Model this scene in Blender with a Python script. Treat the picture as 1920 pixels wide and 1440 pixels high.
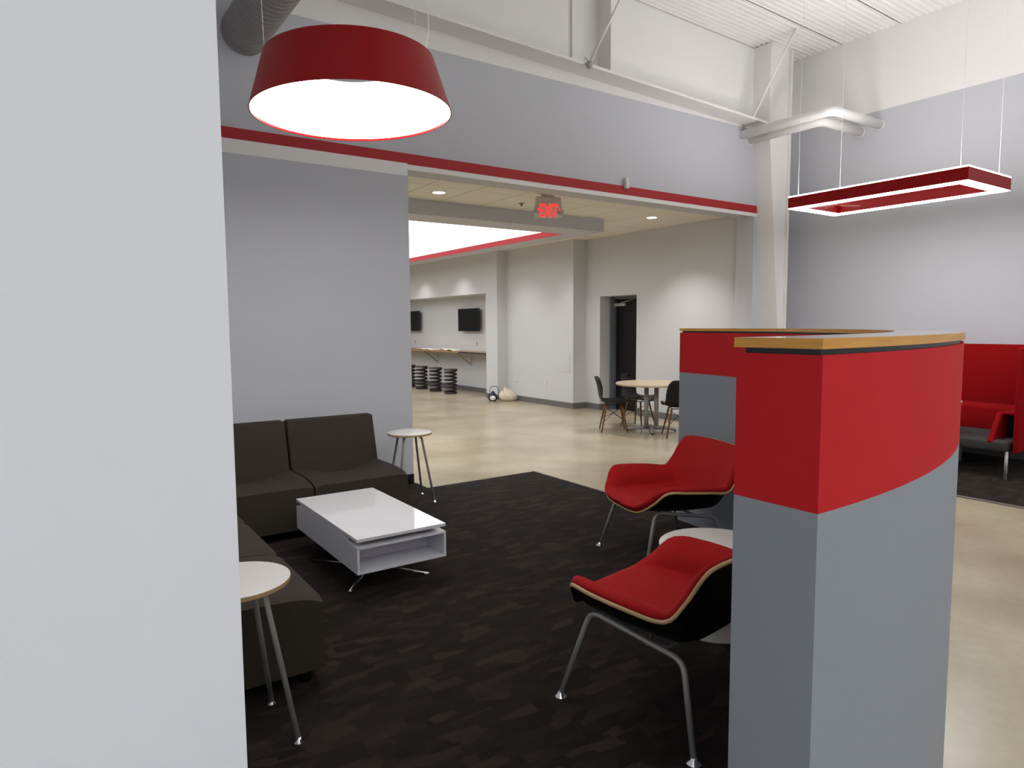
import bpy, bmesh, math, random
from mathutils import Vector, Matrix
random.seed(7)
PI = math.pi
SC = bpy.context.scene
COL = SC.collection
for o in list(bpy.data.objects):
    bpy.data.objects.remove(o, do_unlink=True)

# ------------------------------------------------------------------ camera, world, light, exposure
F_PX, EYE = 1275.0, 1.58
yaw, pitch, roll = math.radians(34.3), math.atan(109 / F_PX), math.radians(0.37)
fwd = Vector((math.sin(yaw) * math.cos(pitch), math.cos(yaw) * math.cos(pitch), -math.sin(pitch)))
rgt = Vector((math.cos(yaw), -math.sin(yaw), 0))
upv = rgt.cross(fwd)
r2 = rgt * math.cos(roll) - upv * math.sin(roll)
u2 = upv * math.cos(roll) + rgt * math.sin(roll)
cam_d = bpy.data.cameras.new('camera'); cam = bpy.data.objects.new('camera', cam_d); COL.objects.link(cam)
cam_d.sensor_width = 36; cam_d.lens = F_PX / 1920 * 36; cam_d.clip_start = 0.02
cam.matrix_world = Matrix(((r2.x, u2.x, -fwd.x, 0), (r2.y, u2.y, -fwd.y, 0), (r2.z, u2.z, -fwd.z, EYE), (0, 0, 0, 1)))
SC.camera = cam

w = bpy.data.worlds.new('world'); SC.world = w; w.use_nodes = True
w.node_tree.nodes['Background'].inputs[0].default_value = (0.8, 0.85, 0.9, 1)
w.node_tree.nodes['Background'].inputs[1].default_value = 0.05
SC.view_settings.view_transform = 'Standard'; SC.view_settings.look = 'None'
SC.view_settings.gamma = 1; SC.view_settings.use_curve_mapping = False
SC.view_settings.exposure = 0.19

def area(name, loc, sx, sy, power, col=(1, 1, 1), rx=0, ry=0, spread=180):
    d = bpy.data.lights.new(name, 'AREA'); d.shape = 'RECTANGLE'; d.size = sx; d.size_y = sy
    d.energy = power; d.color = col; d.spread = math.radians(spread)
    o = bpy.data.objects.new(name, d); COL.objects.link(o); o.location = loc; o.rotation_euler = (rx, ry, 0)
    return o
# added fill lights behind the camera, unseen, standing in for hall pendants
COOL = (0.88, 0.94, 1.0)
area('hall_fill_light', (7.4, -0.9, 2.9), 0.9, 1.8, 15, COOL)
area('hall_fill_light', (7.4, -4.8, 2.9), 0.9, 1.8, 30, COOL)
area('hall_fill_light', (3.2, -3.6, 3.2), 0.9, 1.8, 50, COOL)
area('hall_fill_light', (-1.8, -3.4, 3.2), 0.9, 1.8, 62, COOL)
area('hall_fill_uplight', (7.4, -0.9, 3.0), 0.9, 1.8, 120, COOL, PI)
area('hall_fill_uplight', (3.2, -3.6, 3.3), 0.9, 1.8, 240, COOL, PI)
area('hall_fill_uplight', (-1.8, -3.4, 3.3), 0.9, 1.8, 170, COOL, PI)
E_PANEL, E_DRUM, E_RECT, E_RECT_UP, P_DOWN = 1.8, 11.0, 19.0, 20.0, 210.0

# ------------------------------------------------------------------ materials
def lin(c):
    return tuple(((v / 255) / 12.92 if v / 255 <= 0.04045 else ((v / 255 + 0.055) / 1.055) ** 2.4) for v in c)

def mat(name, rgb, rough=0.6, metal=0.0, spec=0.5, var=0.0, vscale=6.0, bump=0.0, bscale=200.0, coat=0.0):
    m = bpy.data.materials.new(name); m.use_nodes = True
    nt = m.node_tree; b = nt.nodes['Principled BSDF']
    c = lin(rgb)
    b.inputs['Base Color'].default_value = (*c, 1); b.inputs['Roughness'].default_value = rough
    b.inputs['Metallic'].default_value = metal; b.inputs['Specular IOR Level'].default_value = spec
    b.inputs['Coat Weight'].default_value = coat; b.inputs['Coat Roughness'].default_value = 0.05
    tc = nt.nodes.new('ShaderNodeTexCoord')
    if var > 0:
        n = nt.nodes.new('ShaderNodeTexNoise'); n.inputs['Scale'].default_value = vscale; n.inputs['Detail'].default_value = 5
        r = nt.nodes.new('ShaderNodeMix'); r.data_type = 'RGBA'
        r.inputs['A'].default_value = (*[v * (1 - var) for v in c], 1); r.inputs['B'].default_value = (*[min(1, v * (1 + var)) for v in c], 1)
        nt.links.new(tc.outputs['Object'], n.inputs['Vector']); nt.links.new(n.outputs['Fac'], r.inputs['Factor'])
        nt.links.new(r.outputs['Result'], b.inputs['Base Color'])
    if bump > 0:
        n2 = nt.nodes.new('ShaderNodeTexNoise'); n2.inputs['Scale'].default_value = bscale; n2.inputs['Detail'].default_value = 3
        bp = nt.nodes.new('ShaderNodeBump'); bp.inputs['Strength'].default_value = bump; bp.inputs['Distance'].default_value = 0.003
        nt.links.new(tc.outputs['Object'], n2.inputs['Vector']); nt.links.new(n2.outputs['Fac'], bp.inputs['Height'])
        nt.links.new(bp.outputs['Normal'], b.inputs['Normal'])
    return m

def emit(name, rgb, strength):
    m = bpy.data.materials.new(name); m.use_nodes = True; nt = m.node_tree; nt.nodes.clear()
    e = nt.nodes.new('ShaderNodeEmission'); e.inputs[0].default_value = (*lin(rgb), 1); e.inputs[1].default_value = strength
    o = nt.nodes.new('ShaderNodeOutputMaterial'); nt.links.new(e.outputs[0], o.inputs[0]); return m

def concrete():
    m = bpy.data.materials.new('polished_concrete'); m.use_nodes = True; nt = m.node_tree; b = nt.nodes['Principled BSDF']
    tc = nt.nodes.new('ShaderNodeTexCoord')
    n1 = nt.nodes.new('ShaderNodeTexNoise'); n1.inputs['Scale'].default_value = 0.9; n1.inputs['Detail'].default_value = 4; n1.inputs['Roughness'].default_value = 0.5
    n2 = nt.nodes.new('ShaderNodeTexNoise'); n2.inputs['Scale'].default_value = 14; n2.inputs['Detail'].default_value = 6
    cr = nt.nodes.new('ShaderNodeValToRGB')
    cr.color_ramp.elements[0].position = 0.3; cr.color_ramp.elements[0].color = (*lin((158, 145, 120)), 1)
    cr.color_ramp.elements[1].position = 0.72; cr.color_ramp.elements[1].color = (*lin((194, 181, 156)), 1)
    mx = nt.nodes.new('ShaderNodeMix'); mx.data_type = 'RGBA'; mx.blend_type = 'OVERLAY'; mx.inputs['Factor'].default_value = 0.09
    nt.links.new(tc.outputs['Object'], n1.inputs['Vector']); nt.links.new(tc.outputs['Object'], n2.inputs['Vector'])
    nt.links.new(n1.outputs['Fac'], cr.inputs['Fac']); nt.links.new(cr.outputs['Color'], mx.inputs['A']); nt.links.new(n2.outputs['Fac'], mx.inputs['B'])
    nt.links.new(mx.outputs['Result'], b.inputs['Base Color'])
    rr = nt.nodes.new('ShaderNodeMapRange'); rr.inputs['To Min'].default_value = 0.22; rr.inputs['To Max'].default_value = 0.28
    nt.links.new(n1.outputs['Fac'], rr.inputs['Value']); nt.links.new(rr.outputs['Result'], b.inputs['Roughness'])
    b.inputs['Specular IOR Level'].default_value = 0.5
    return m

def carpet_mat():
    m = bpy.data.materials.new('patterned_carpet'); m.use_nodes = True; nt = m.node_tree; b = nt.nodes['Principled BSDF']
    tc = nt.nodes.new('ShaderNodeTexCoord')
    mp = nt.nodes.new('ShaderNodeMapping'); mp.inputs['Scale'].default_value = (9.0, 22.0, 1)
    nz = nt.nodes.new('ShaderNodeTexNoise'); nz.inputs['Scale'].default_value = 5; nz.inputs['Detail'].default_value = 2
    ad = nt.nodes.new('ShaderNodeMix'); ad.data_type = 'VECTOR'; ad.inputs['Factor'].default_value = 0.14
    vo = nt.nodes.new('ShaderNodeTexVoronoi'); vo.distance = 'CHEBYCHEV'; vo.inputs['Scale'].default_value = 1.0; vo.inputs['Randomness'].default_value = 0.85
    sep = nt.nodes.new('ShaderNodeSeparateColor')
    wv = nt.nodes.new('ShaderNodeTexWave'); wv.bands_direction = 'Y'; wv.inputs['Scale'].default_value = 26; wv.inputs['Distortion'].default_value = 2.5; wv.inputs['Detail'].default_value = 2
    fine = nt.nodes.new('ShaderNodeTexNoise'); fine.inputs['Scale'].default_value = 260; fine.inputs['Detail'].default_value = 2
    cr = nt.nodes.new('ShaderNodeValToRGB'); e = cr.color_ramp.elements
    e[0].position = 0.0; e[0].color = (*lin((30, 26, 24)), 1); e[1].position = 1.0; e[1].color = (*lin((54, 47, 42)), 1)
    k = e.new(0.45); k.color = (*lin((35, 31, 28)), 1); k = e.new(0.7); k.color = (*lin((40, 35, 33)), 1)
    m1 = nt.nodes.new('ShaderNodeMix'); m1.data_type = 'RGBA'; m1.blend_type = 'MULTIPLY'; m1.inputs['Factor'].default_value = 0.45
    m2 = nt.nodes.new('ShaderNodeMix'); m2.data_type = 'RGBA'; m2.blend_type = 'OVERLAY'; m2.inputs['Factor'].default_value = 0.5
    L = nt.links.new
    L(tc.outputs['Object'], mp.inputs['Vector']); L(mp.outputs['Vector'], ad.inputs['A']); L(tc.outputs['Object'], nz.inputs['Vector'])
    L(nz.outputs['Color'], ad.inputs['B']); L(ad.outputs['Result'], vo.inputs['Vector']); L(vo.outputs['Color'], sep.inputs['Color'])
    L(sep.outputs['Red'], cr.inputs['Fac']); L(tc.outputs['Object'], wv.inputs['Vector']); L(tc.outputs['Object'], fine.inputs['Vector'])
    L(cr.outputs['Color'], m1.inputs['A']); L(wv.outputs['Color'], m1.inputs['B'])
    L(m1.outputs['Result'], m2.inputs['A']); L(fine.outputs['Fac'], m2.inputs['B']); L(m2.outputs['Result'], b.inputs['Base Color'])
    b.inputs['Roughness'].default_value = 0.95; b.inputs['Specular IOR Level'].default_value = 0.1; b.inputs['Sheen Tint'].default_value = (0.5, 0.4, 0.33, 1); b.inputs['Sheen Weight'].default_value = 0.06; b.inputs['Sheen Roughness'].default_value = 0.5
    bp = nt.nodes.new('ShaderNodeBump'); bp.inputs['Strength'].default_value = 0.5; bp.inputs['Distance'].default_value = 0.004
    L(fine.outputs['Fac'], bp.inputs['Height']); L(bp.outputs['Normal'], b.inputs['Normal'])
    return m

def wood(name, a, bcol, scale=(1.5, 22, 22), rough=0.35):
    m = bpy.data.materials.new(name); m.use_nodes = True; nt = m.node_tree; b = nt.nodes['Principled BSDF']
    tc = nt.nodes.new('ShaderNodeTexCoord'); mp = nt.nodes.new('ShaderNodeMapping'); mp.inputs['Scale'].default_value = scale
    n = nt.nodes.new('ShaderNodeTexNoise'); n.inputs['Scale'].default_value = 1.6; n.inputs['Detail'].default_value = 8
    cr = nt.nodes.new('ShaderNodeValToRGB'); cr.color_ramp.elements[0].position = 0.3; cr.color_ramp.elements[1].position = 0.7
    cr.color_ramp.elements[0].color = (*lin(a), 1); cr.color_ramp.elements[1].color = (*lin(bcol), 1)
    nt.links.new(tc.outputs['Object'], mp.inputs['Vector']); nt.links.new(mp.outputs['Vector'], n.inputs['Vector'])
    nt.links.new(n.outputs['Fac'], cr.inputs['Fac']); nt.links.new(cr.outputs['Color'], b.inputs['Base Color'])
    b.inputs['Roughness'].default_value = rough; return m

M = dict(
    white_wall=mat('white_wall_paint', (224, 226, 234), 0.75, bump=0.15, bscale=350),
    grey_wall=mat('grey_wall_paint', (196, 197, 202), 0.75, bump=0.1, bscale=350),
    far_wall=mat('far_wall_paint', (206, 206, 207), 0.75, bump=0.1, bscale=350),
    white_steel=mat('white_painted_steel', (236, 234, 230), 0.5),
    white_ceiling=mat('white_liner_panel', (238, 236, 232), 0.55),
    seam=mat('panel_seam', (150, 148, 146), 0.7),
    red_paint=mat('red_accent_paint', (172, 22, 30), 0.6),
    red_fab_panel=mat('red_partition_paint', (182, 28, 34), 0.75, spec=0.2, var=0.04, vscale=60),
    grey_panel=mat('grey_partition_paint', (136, 141, 148), 0.75, spec=0.25, var=0.03, vscale=60),
    maple_edge=wood('maple_edge', (184, 128, 48), (208, 152, 66), (4, 4, 40)),
    cap_top=mat('laminate_cap_top', (206, 196, 180), 0.06, spec=0.6),
    black_gap=mat('dark_steel_strip', (38, 42, 48), 0.35, metal=0.3),
    baseboard=mat('grey_rubber_base', (104, 102, 102), 0.6),
    concrete=concrete(), carpet=carpet_mat(),
    tile=mat('acoustic_tile', (232, 226, 212), 0.9, var=0.05, vscale=40, bump=0.3, bscale=120),
    grid=mat('ceiling_grid', (196, 190, 176), 0.6),
    sofa=mat('taupe_sofa_fabric', (58, 52, 45), 0.9, spec=0.2, var=0.1, vscale=90, bump=0.3, bscale=500),
    red_fabric=mat('red_wool_upholstery', (158, 10, 12), 0.85, spec=0.25, var=0.08, vscale=120, bump=0.3, bscale=600),
    ply=mat('plywood_edge', (176, 148, 104), 0.5, var=0.1, vscale=40),
    black_shell=mat('black_stained_veneer', (17, 13, 12), 0.45, spec=0.3),
    chrome=mat('chrome', (225, 225, 228), 0.08, metal=1.0),
    steel=mat('satin_steel', (168, 166, 162), 0.38, metal=0.35),
    white_gloss=mat('white_gloss_lacquer', (226, 224, 226), 0.06, spec=0.6),
    white_satin=mat('white_satin_lacquer', (224, 222, 228), 0.3),
    white_lam=mat('white_laminate', (222, 218, 214), 0.35),
    black_plastic=mat('black_plastic', (18, 17, 18), 0.4, spec=0.3),
    dowel=wood('walnut_dowel', (92, 52, 26), (132, 82, 44), (20, 20, 3)),
    wire=mat('dark_wire', (60, 58, 56), 0.3, metal=1.0),
    table_oak=wood('pale_oak_laminate', (188, 168, 140), (204, 186, 158)),
    duct=mat('dark_spiral_duct', (150, 148, 146), 0.6, metal=0.2),
    red_lamp=mat('red_lamp_metal', (150, 8, 12), 0.4, spec=0.25),
    black_tv=mat('tv_screen_black', (8, 8, 9), 0.35, spec=0.15),
    tv_case=mat('tv_case', (28, 28, 30), 0.4),
    door=mat('dark_door_paint', (22, 18, 17), 0.5, spec=0.2),
    frame_grey=mat('steel_door_frame', (104, 110, 118), 0.4),
    plate=mat('switch_plate', (214, 213, 210), 0.4),
    grey_dev=mat('grey_receptacle', (120, 118, 114), 0.5),
    counter=wood('counter_wood', (150, 104, 52), (186, 140, 82)),
    counter_dark=mat('counter_dark_edge', (30, 28, 28), 0.5),
    paper=mat('paper_white', (236, 234, 228), 0.8),
    stool=mat('dark_coil_plastic', (40, 34, 34), 0.4),
    stool_seat=mat('dark_seat_pad', (62, 60, 60), 0.5),
    tote=mat('cream_canvas', (222, 212, 190), 0.9, var=0.1, vscale=12),
    navy=mat('navy_nylon', (34, 44, 72), 0.6, var=0.2, vscale=20),
    exit_body=mat('exit_housing', (206, 200, 190), 0.5),
    exit_clear=mat('exit_lens', (188, 182, 174), 0.15),
    grey_seat=mat('charcoal_seat_fabric', (66, 62, 60), 0.9, spec=0.2, var=0.1, vscale=90),
    red_felt=mat('red_felt', (142, 14, 19), 0.95, spec=0.1, var=0.08, vscale=100),
    trim_strip=mat('carpet_edge_trim', (120, 112, 106), 0.5),
    e_drum=emit('drum_lamp_diffuser', (255, 253, 250), E_DRUM),
    e_rect=emit('rect_lamp_lens', (255, 253, 255), E_RECT),
    e_rect_up=emit('rect_lamp_uplight', (255, 253, 255), E_RECT_UP),
    e_panel=emit('luminous_ceiling', (252, 253, 255), E_PANEL),
    e_down=emit('downlight_lens', (255, 250, 242), 9.0),
    e_exit=emit('exit_letters', (255, 52, 46), 1.6),
)

# ------------------------------------------------------------------ helpers
def tag(o, label=None, cat=None, group=None, kind=None):
    if label: o['label'] = label
    if cat: o['category'] = cat
    if group: o['group'] = group
    if kind: o['kind'] = kind
    return o

def thing(name, label, cat, loc=(0, 0, 0), rz=0, group=None, kind=None):
    o = bpy.data.objects.new(name, None); COL.objects.link(o); o.location = loc; o.rotation_euler = (0, 0, rz)
    o.empty_display_size = 0.1
    return tag(o, label, cat, group, kind)

def obj(name, me, m, parent=None, smooth=False):
    """me: bmesh or (verts, faces)"""
    mesh = bpy.data.meshes.new(name)
    if isinstance(me, bmesh.types.BMesh):
        me.to_mesh(mesh); me.free()
    else:
        mesh.from_pydata([tuple(v) for v in me[0]], [], me[1]); mesh.update()
    if smooth:
        for p in mesh.polygons: p.use_smooth = True
        if smooth == 'auto':
            mesh.set_sharp_from_angle(angle=math.radians(40))
    mm = m if isinstance(m, (list, tuple)) else [m]
    for x in mm: mesh.materials.append(M[x] if isinstance(x, str) else x)
    o = bpy.data.objects.new(name, mesh); COL.objects.link(o)
    if parent: o.parent = parent
    return o

def box(x0, x1, y0, y1, z0, z1, bev=0.0, seg=2):
    bm = bmesh.new()
    vs = [bm.verts.new(p) for p in ((x0, y0, z0), (x1, y0, z0), (x1, y1, z0), (x0, y1, z0), (x0, y0, z1), (x1, y0, z1), (x1, y1, z1), (x0, y1, z1))]
    for f in ((0, 3, 2, 1), (4, 5, 6, 7), (0, 1, 5, 4), (1, 2, 6, 5), (2, 3, 7, 6), (3, 0, 4, 7)):
        bm.faces.new([vs[i] for i in f])
    if bev: bmesh.ops.bevel(bm, geom=bm.edges[:], offset=bev, segments=seg, affect='EDGES', profile=0.5)
    return bm

def merge(*bms):
    out = bmesh.new()
    for b in bms:
        t = bpy.data.meshes.new('tmp'); b.to_mesh(t); b.free(); out.from_mesh(t); bpy.data.meshes.remove(t)
    return out

def prism(poly, z0, z1):
    n = len(poly); v = [(x, y, z0) for x, y in poly] + [(x, y, z1) for x, y in poly]
    f = [tuple(range(n - 1, -1, -1)), tuple(range(n, 2 * n))] + [(i, (i + 1) % n, n + (i + 1) % n, n + i) for i in range(n)]
    return v, f

def profile_x(poly, x0, x1):
    """poly of (y, z) extruded along x"""
    n = len(poly); v = [(x0, y, z) for y, z in poly] + [(x1, y, z) for y, z in poly]
    f = [tuple(range(n)), tuple(range(2 * n - 1, n - 1, -1))] + [(i, n + i, n + (i + 1) % n, (i + 1) % n) for i in range(n)]
    return v, f

def lathe(prof, seg=32, cx=0, cy=0, close=False):
    """prof list of (r, z)"""
    v, f = [], []
    for r, z in prof:
        for k in range(seg):
            a = 2 * PI * k / seg; v.append((cx + r * math.cos(a), cy + r * math.sin(a), z))
    n = len(prof); rng = range(n if close else n - 1)
    for i in rng:
        j = (i + 1) % n
        for k in range(seg):
            f.append((i * seg + k, i * seg + (k + 1) % seg, j * seg + (k + 1) % seg, j * seg + k))
    if not close:
        if prof[0][0] > 1e-5: f.append(tuple(range(seg - 1, -1, -1)))
        if prof[-1][0] > 1e-5: f.append(tuple((n - 1) * seg + k for k in range(seg)))
    return v, f

def tube(pts, r, seg=8, cap=True, flat=1.0):
    pts = [Vector(p) for p in pts]; v, f = [], []
    rs = r if isinstance(r, (list, tuple)) else [r] * len(pts)
    t0 = (pts[1] - pts[0]).normalized(); ref = Vector((0, 0, 1)) if abs(t0.z) < 0.9 else Vector((1, 0, 0))
    nrm = (ref - t0 * ref.dot(t0)).normalized()
    for i, p in enumerate(pts):
        if i == 0: t = pts[1] - pts[0]
        elif i == len(pts) - 1: t = pts[-1] - pts[-2]
        else: t = (pts[i + 1] - pts[i]).normalized() + (pts[i] - pts[i - 1]).normalized()
        t.normalize(); nrm = (nrm - t * nrm.dot(t)).normalized(); b = t.cross(nrm)
        for k in range(seg):
            a = 2 * PI * k / seg; v.append(p + nrm * (math.cos(a) * rs[i] * flat) + b * (math.sin(a) * rs[i]))
    for i in range(len(pts) - 1):
        for k in range(seg):
            f.append((i * seg + k, i * seg + (k + 1) % seg, (i + 1) * seg + (k + 1) % seg, (i + 1) * seg + k))
    if cap:
        f.append(tuple(range(seg - 1, -1, -1))); f.append(tuple((len(pts) - 1) * seg + k for k in range(seg)))
    return v, f

def round_corners(pts, rad, n=6):
    pts = [Vector(p) for p in pts]; out = [pts[0]]
    for i in range(1, len(pts) - 1):
        a, p, c = pts[i - 1], pts[i], pts[i + 1]
        d1 = (a - p).normalized(); d2 = (c - p).normalized(); rr = min(rad, (a - p).length * 0.49, (c - p).length * 0.49)
        s, e = p + d1 * rr, p + d2 * rr
        for k in range(n + 1):
            t = k / n; out.append(s * (1 - t) ** 2 + p * 2 * t * (1 - t) + e * t * t)
    out.append(pts[-1]); return out

def cat(*parts):
    v, f = [], []
    for a, b in parts:
        n = len(v); v += [tuple(x) for x in a]; f += [tuple(i + n for i in q) for q in b]
    return v, f

def dup(root, loc, rz=None, label=None, group=None):
    r = root.copy(); COL.objects.link(r); r.location = loc
    if rz is not None: r.rotation_euler = (0, 0, rz)
    if label: r['label'] = label
    if group: r['group'] = group
    for ch in list(root.children):
        c = ch.copy(); COL.objects.link(c); c.parent = r
        for g in list(ch.children):
            d = g.copy(); COL.objects.link(d); d.parent = c
    return r

def struct(name, me, m, label, cat_, parent=None, smooth=False):
    o = obj(name, me, m, parent, smooth); return tag(o, label, cat_, kind='structure')

# ------------------------------------------------------------------ setting: floor
YW, XR, XF, ZC = 6.2, 9.2, 8.5, 3.18          # opening wall, hall side wall, far room side wall, far room ceiling
struct('floor', box(-6, 9.4, -8, 21, -0.1, 0.0), 'concrete', 'polished beige concrete floor running through the wide opening', 'floor')
PC, RO, RI = (1.243, 3.85), 3.10, 2.90          # curved partition: centre, outer and inner radius
poly = [(0.12, 0.86), (1.25, 0.86)]
for k in range(1, 25):
    a = -PI / 2 + (PI / 2 - 0.05) * k / 24; poly.append((PC[0] + 2.99 * math.cos(a), PC[1] + 2.99 * math.sin(a)))
poly += [(4.28, 3.72), (4.28, 5.87), (3.0, 5.87), (3.0, 6.14), (0.12, 6.14)]
cp = struct('floor_lounge_carpet', prism(poly, 0.0, 0.008), 'carpet', 'dark brown patterned carpet under the lounge seating', 'carpet')
obj('edge_trim', box(2.99, 4.29, 5.86, 5.88, 0, 0.010), 'trim_strip', cp); obj('edge_trim', box(4.275, 4.295, 3.9, 5.88, 0, 0.010), 'trim_strip', cp)
cp2 = struct('floor_booth_carpet', box(6.82, 9.2, -3, 5.6, 0.0, 0.008), 'carpet', 'dark patterned carpet strip under the red booth by the side wall', 'carpet')
obj('edge_trim', box(6.78, 6.82, -3, 5.6, 0, 0.010), 'trim_strip', cp2)

# walls of the hall
struct('wall_near_stub', box(-6, 0.293, 1.40, 1.54, 0, 6.2), 'white_wall', 'tall white wall end filling the near left side', 'wall')
struct('wall_lounge_side', box(-0.02, 0.12, 1.54, 6.5, 0, 6.2), 'white_wall', 'white side wall behind the sofa units, hidden by the wall end', 'wall')
wl = struct('wall_opening_left', box(0.12, 2.985, 6.15, 6.5, 0, 3.04), 'grey_wall', 'grey wall behind the sofas, left of the wide opening', 'wall')
obj('baseboard', box(0.12, 2.985, 6.138, 6.15, 0, 0.10), 'black_plastic', wl)
struct('wall_opening_right', box(8.43, 9.2, YW, 6.5, 0, 3.12), 'grey_wall', 'narrow grey wall piece right of the wide opening beside the column', 'wall')
hd = struct('wall_header', box(0.12, XR, YW, 6.5, 3.12, 4.31), 'grey_wall', 'long grey wall above the opening and the sofas', 'wall')
obj('white_band', box(0.12, 2.985, 6.155, YW + 0.01, 3.04, 3.16), 'white_steel', hd)
obj('white_band', box(2.985, 8.56, 6.19, YW + 0.01, 3.112, 3.16), 'white_steel', hd)
tag(obj('trim_1', box(0.12, 8.56, 6.186, YW + 0.01, 3.16, 3.262), 'red_paint'), 'long red stripe running across the grey wall above the opening', 'stripe', kind='structure')
struct('wall_upper', box(0.12, XR, YW, 6.5, 4.31, 6.2), 'white_steel', 'white upper wall above the long grey wall', 'wall')
struct('wall_right_lower', box(XR, XR + 0.15, -8, 6.5, 0, 4.37), 'grey_wall', 'grey side wall behind the red booth', 'wall')
struct('wall_right_upper', box(XR, XR + 0.15, -8, 6.5, 4.37, 6.2), 'white_steel', 'white painted upper band of the side wall', 'wall')
struct('wall_back', box(-6, XR, -8.15, -8, 0, 6.4), 'grey_wall', 'grey wall closing the hall behind the camera', 'wall')
struct('wall_left', box(-6.15, -6, -8, 1.5, 0, 6.4), 'white_wall', 'white wall closing the hall far to the left', 'wall')
struct('baseboard_right', box(XR - 0.012, XR, -8, 6.2, 0, 0.10), 'baseboard', 'grey rubber baseboard along the side wall behind the booth', 'baseboard')

# corrugated sloping ceiling: one child panel per sheet
def zceil(x): return 5.385 + (XR - x) * 0.028
ce = struct('ceiling', ([(-6.2, -8.2, zceil(-6.2) + 0.08), (9.4, -8.2, zceil(9.4) + 0.08), (9.4, 6.5, zceil(9.4) + 0.08), (-6.2, 6.5, zceil(-6.2) + 0.08),
                         (-6.2, -8.2, zceil(-6.2) + 0.2), (9.4, -8.2, zceil(9.4) + 0.2), (9.4, 6.5, zceil(9.4) + 0.2), (-6.2, 6.5, zceil(-6.2) + 0.2)],
                        [(0, 3, 2, 1), (4, 5, 6, 7), (0, 1, 5, 4), (1, 2, 6, 5), (2, 3, 7, 6), (3, 0, 4, 7)]), 'seam', 'sloping white corrugated metal ceiling', 'ceiling')
def sheet(y0, y1):
    v, f = [], []; pitch_ = 0.0775; n = int(round((y1 - y0) / pitch_)); step = (y1 - y0) / n; ys = []
    for k in range(n):
        b = y0 + k * step
        ys += [(b, 0.0), (b + step * 0.35, 0.0), (b + step * 0.5, 0.015), (b + step * 0.85, 0.015)]
    ys.append((y1, 0.0))
    for y, h in ys:
        v += [(-6.1, y, zceil(-6.1) + h), (9.3, y, zceil(9.3) + h)]
    for i in range(len(ys) - 1): f.append((2 * i, 2 * i + 1, 2 * i + 3, 2 * i + 2))
    return v, f
y = 6.19
while y > -8:
    y0 = y - 0.775
    obj('ceiling_panel', sheet(y0 + 0.006, y - 0.006), 'white_ceiling', ce)
    y = y0
# steel frame: bottom flange, stiffener plates, braces, tapered column
def zfl(x): return 4.53 - (x - 2.3) * 0.0355
X0, X1 = 0.12, 8.4
bm = bmesh.new()
q = [(X0, 5.93), (X1, 5.93), (X1, 6.2), (X0, 6.2)]
lo = [bm.verts.new((x, y_, zfl(x))) for x, y_ in q]; hi = [bm.verts.new((x, y_, zfl(x) + 0.03)) for x, y_ in q]
bm.faces.new(lo[::-1]); bm.faces.new(hi)
for i in range(4): bm.faces.new((lo[i], lo[(i + 1) % 4], hi[(i + 1) % 4], hi[i]))
fr = thing('roof_beam', 'white steel roof beam flange running along the upper wall', 'beam', kind='structure')
obj('bottom_flange', bm, 'white_steel', fr)
for x in (5.44,):
    obj('stiffener_plate', box(x, x + 0.025, 5.95, 6.2, zfl(x) + 0.03, zceil(x)), 'white_steel', fr)
    obj('web_plate', box(x - 0.38, x, 6.17, 6.2, zfl(x) + 0.03, zceil(x)), 'white_steel', fr)
for a, b in (((8.02, 5.96, zfl(8.0) + .02), (8.26, 5.5, zceil(8.26))), ((5.12, 5.96, zfl(5.1) + .02), (5.42, 5.45, zceil(5.4)))):
    obj('brace_rod', tube([a, b], 0.016, 8), 'white_steel', fr, True)
tag(obj('beam_clamp', cat(lathe([(0.0, -0.045), (0.03, -0.03), (0.04, 0.0), (0.03, 0.03), (0.0, 0.045)], 12), tube([(-.02, 0, 0.03), (-.05, 0, .06), (-.07, 0, .05)], .006, 6)), 'steel', None, True),
    'small round metal clamp on the edge of the white roof beam', 'clamp').location = (5.08, 5.90, zfl(5.08) + 0.0)
def colx(z): return max(8.376 + (4.11 - z) * 0.108, 8.30) if z > 1.4 else 8.669
zs = [0, 1.4, 4.35, zceil(8.5)]
xl = [8.669, 8.669, 8.35, 8.35]
co = thing('steel_column', 'tapered white steel column in the corner beside the opening', 'column', kind='structure')
v, f = [], []
for z, x in zip(zs, xl): v += [(x, 5.93, z), (x, YW, z), (x + 0.02, 5.93, z), (x + 0.02, YW, z)]
for i in range(3):
    a, b = 4 * i, 4 * i + 4
    f += [(a, b, b + 1, a + 1), (a + 2, a + 3, b + 3, b + 2), (a, a + 2, b + 2, b), (a + 1, b + 1, b + 3, a + 3)]
obj('inner_flange', (v, f), 'white_steel', co)
v, f = [], []
for z, x in zip(zs, xl): v += [(x + 0.02, 5.97, z), (8.82, 5.97, z)]
for i in range(3): f.append((2 * i, 2 * i + 1, 2 * i + 3, 2 * i + 2))
obj('web', (v, f), 'white_steel', co)
obj('outer_flange', box(8.82, 8.86, 5.93, YW, 0, zceil(8.8)), 'white_steel', co)
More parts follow.
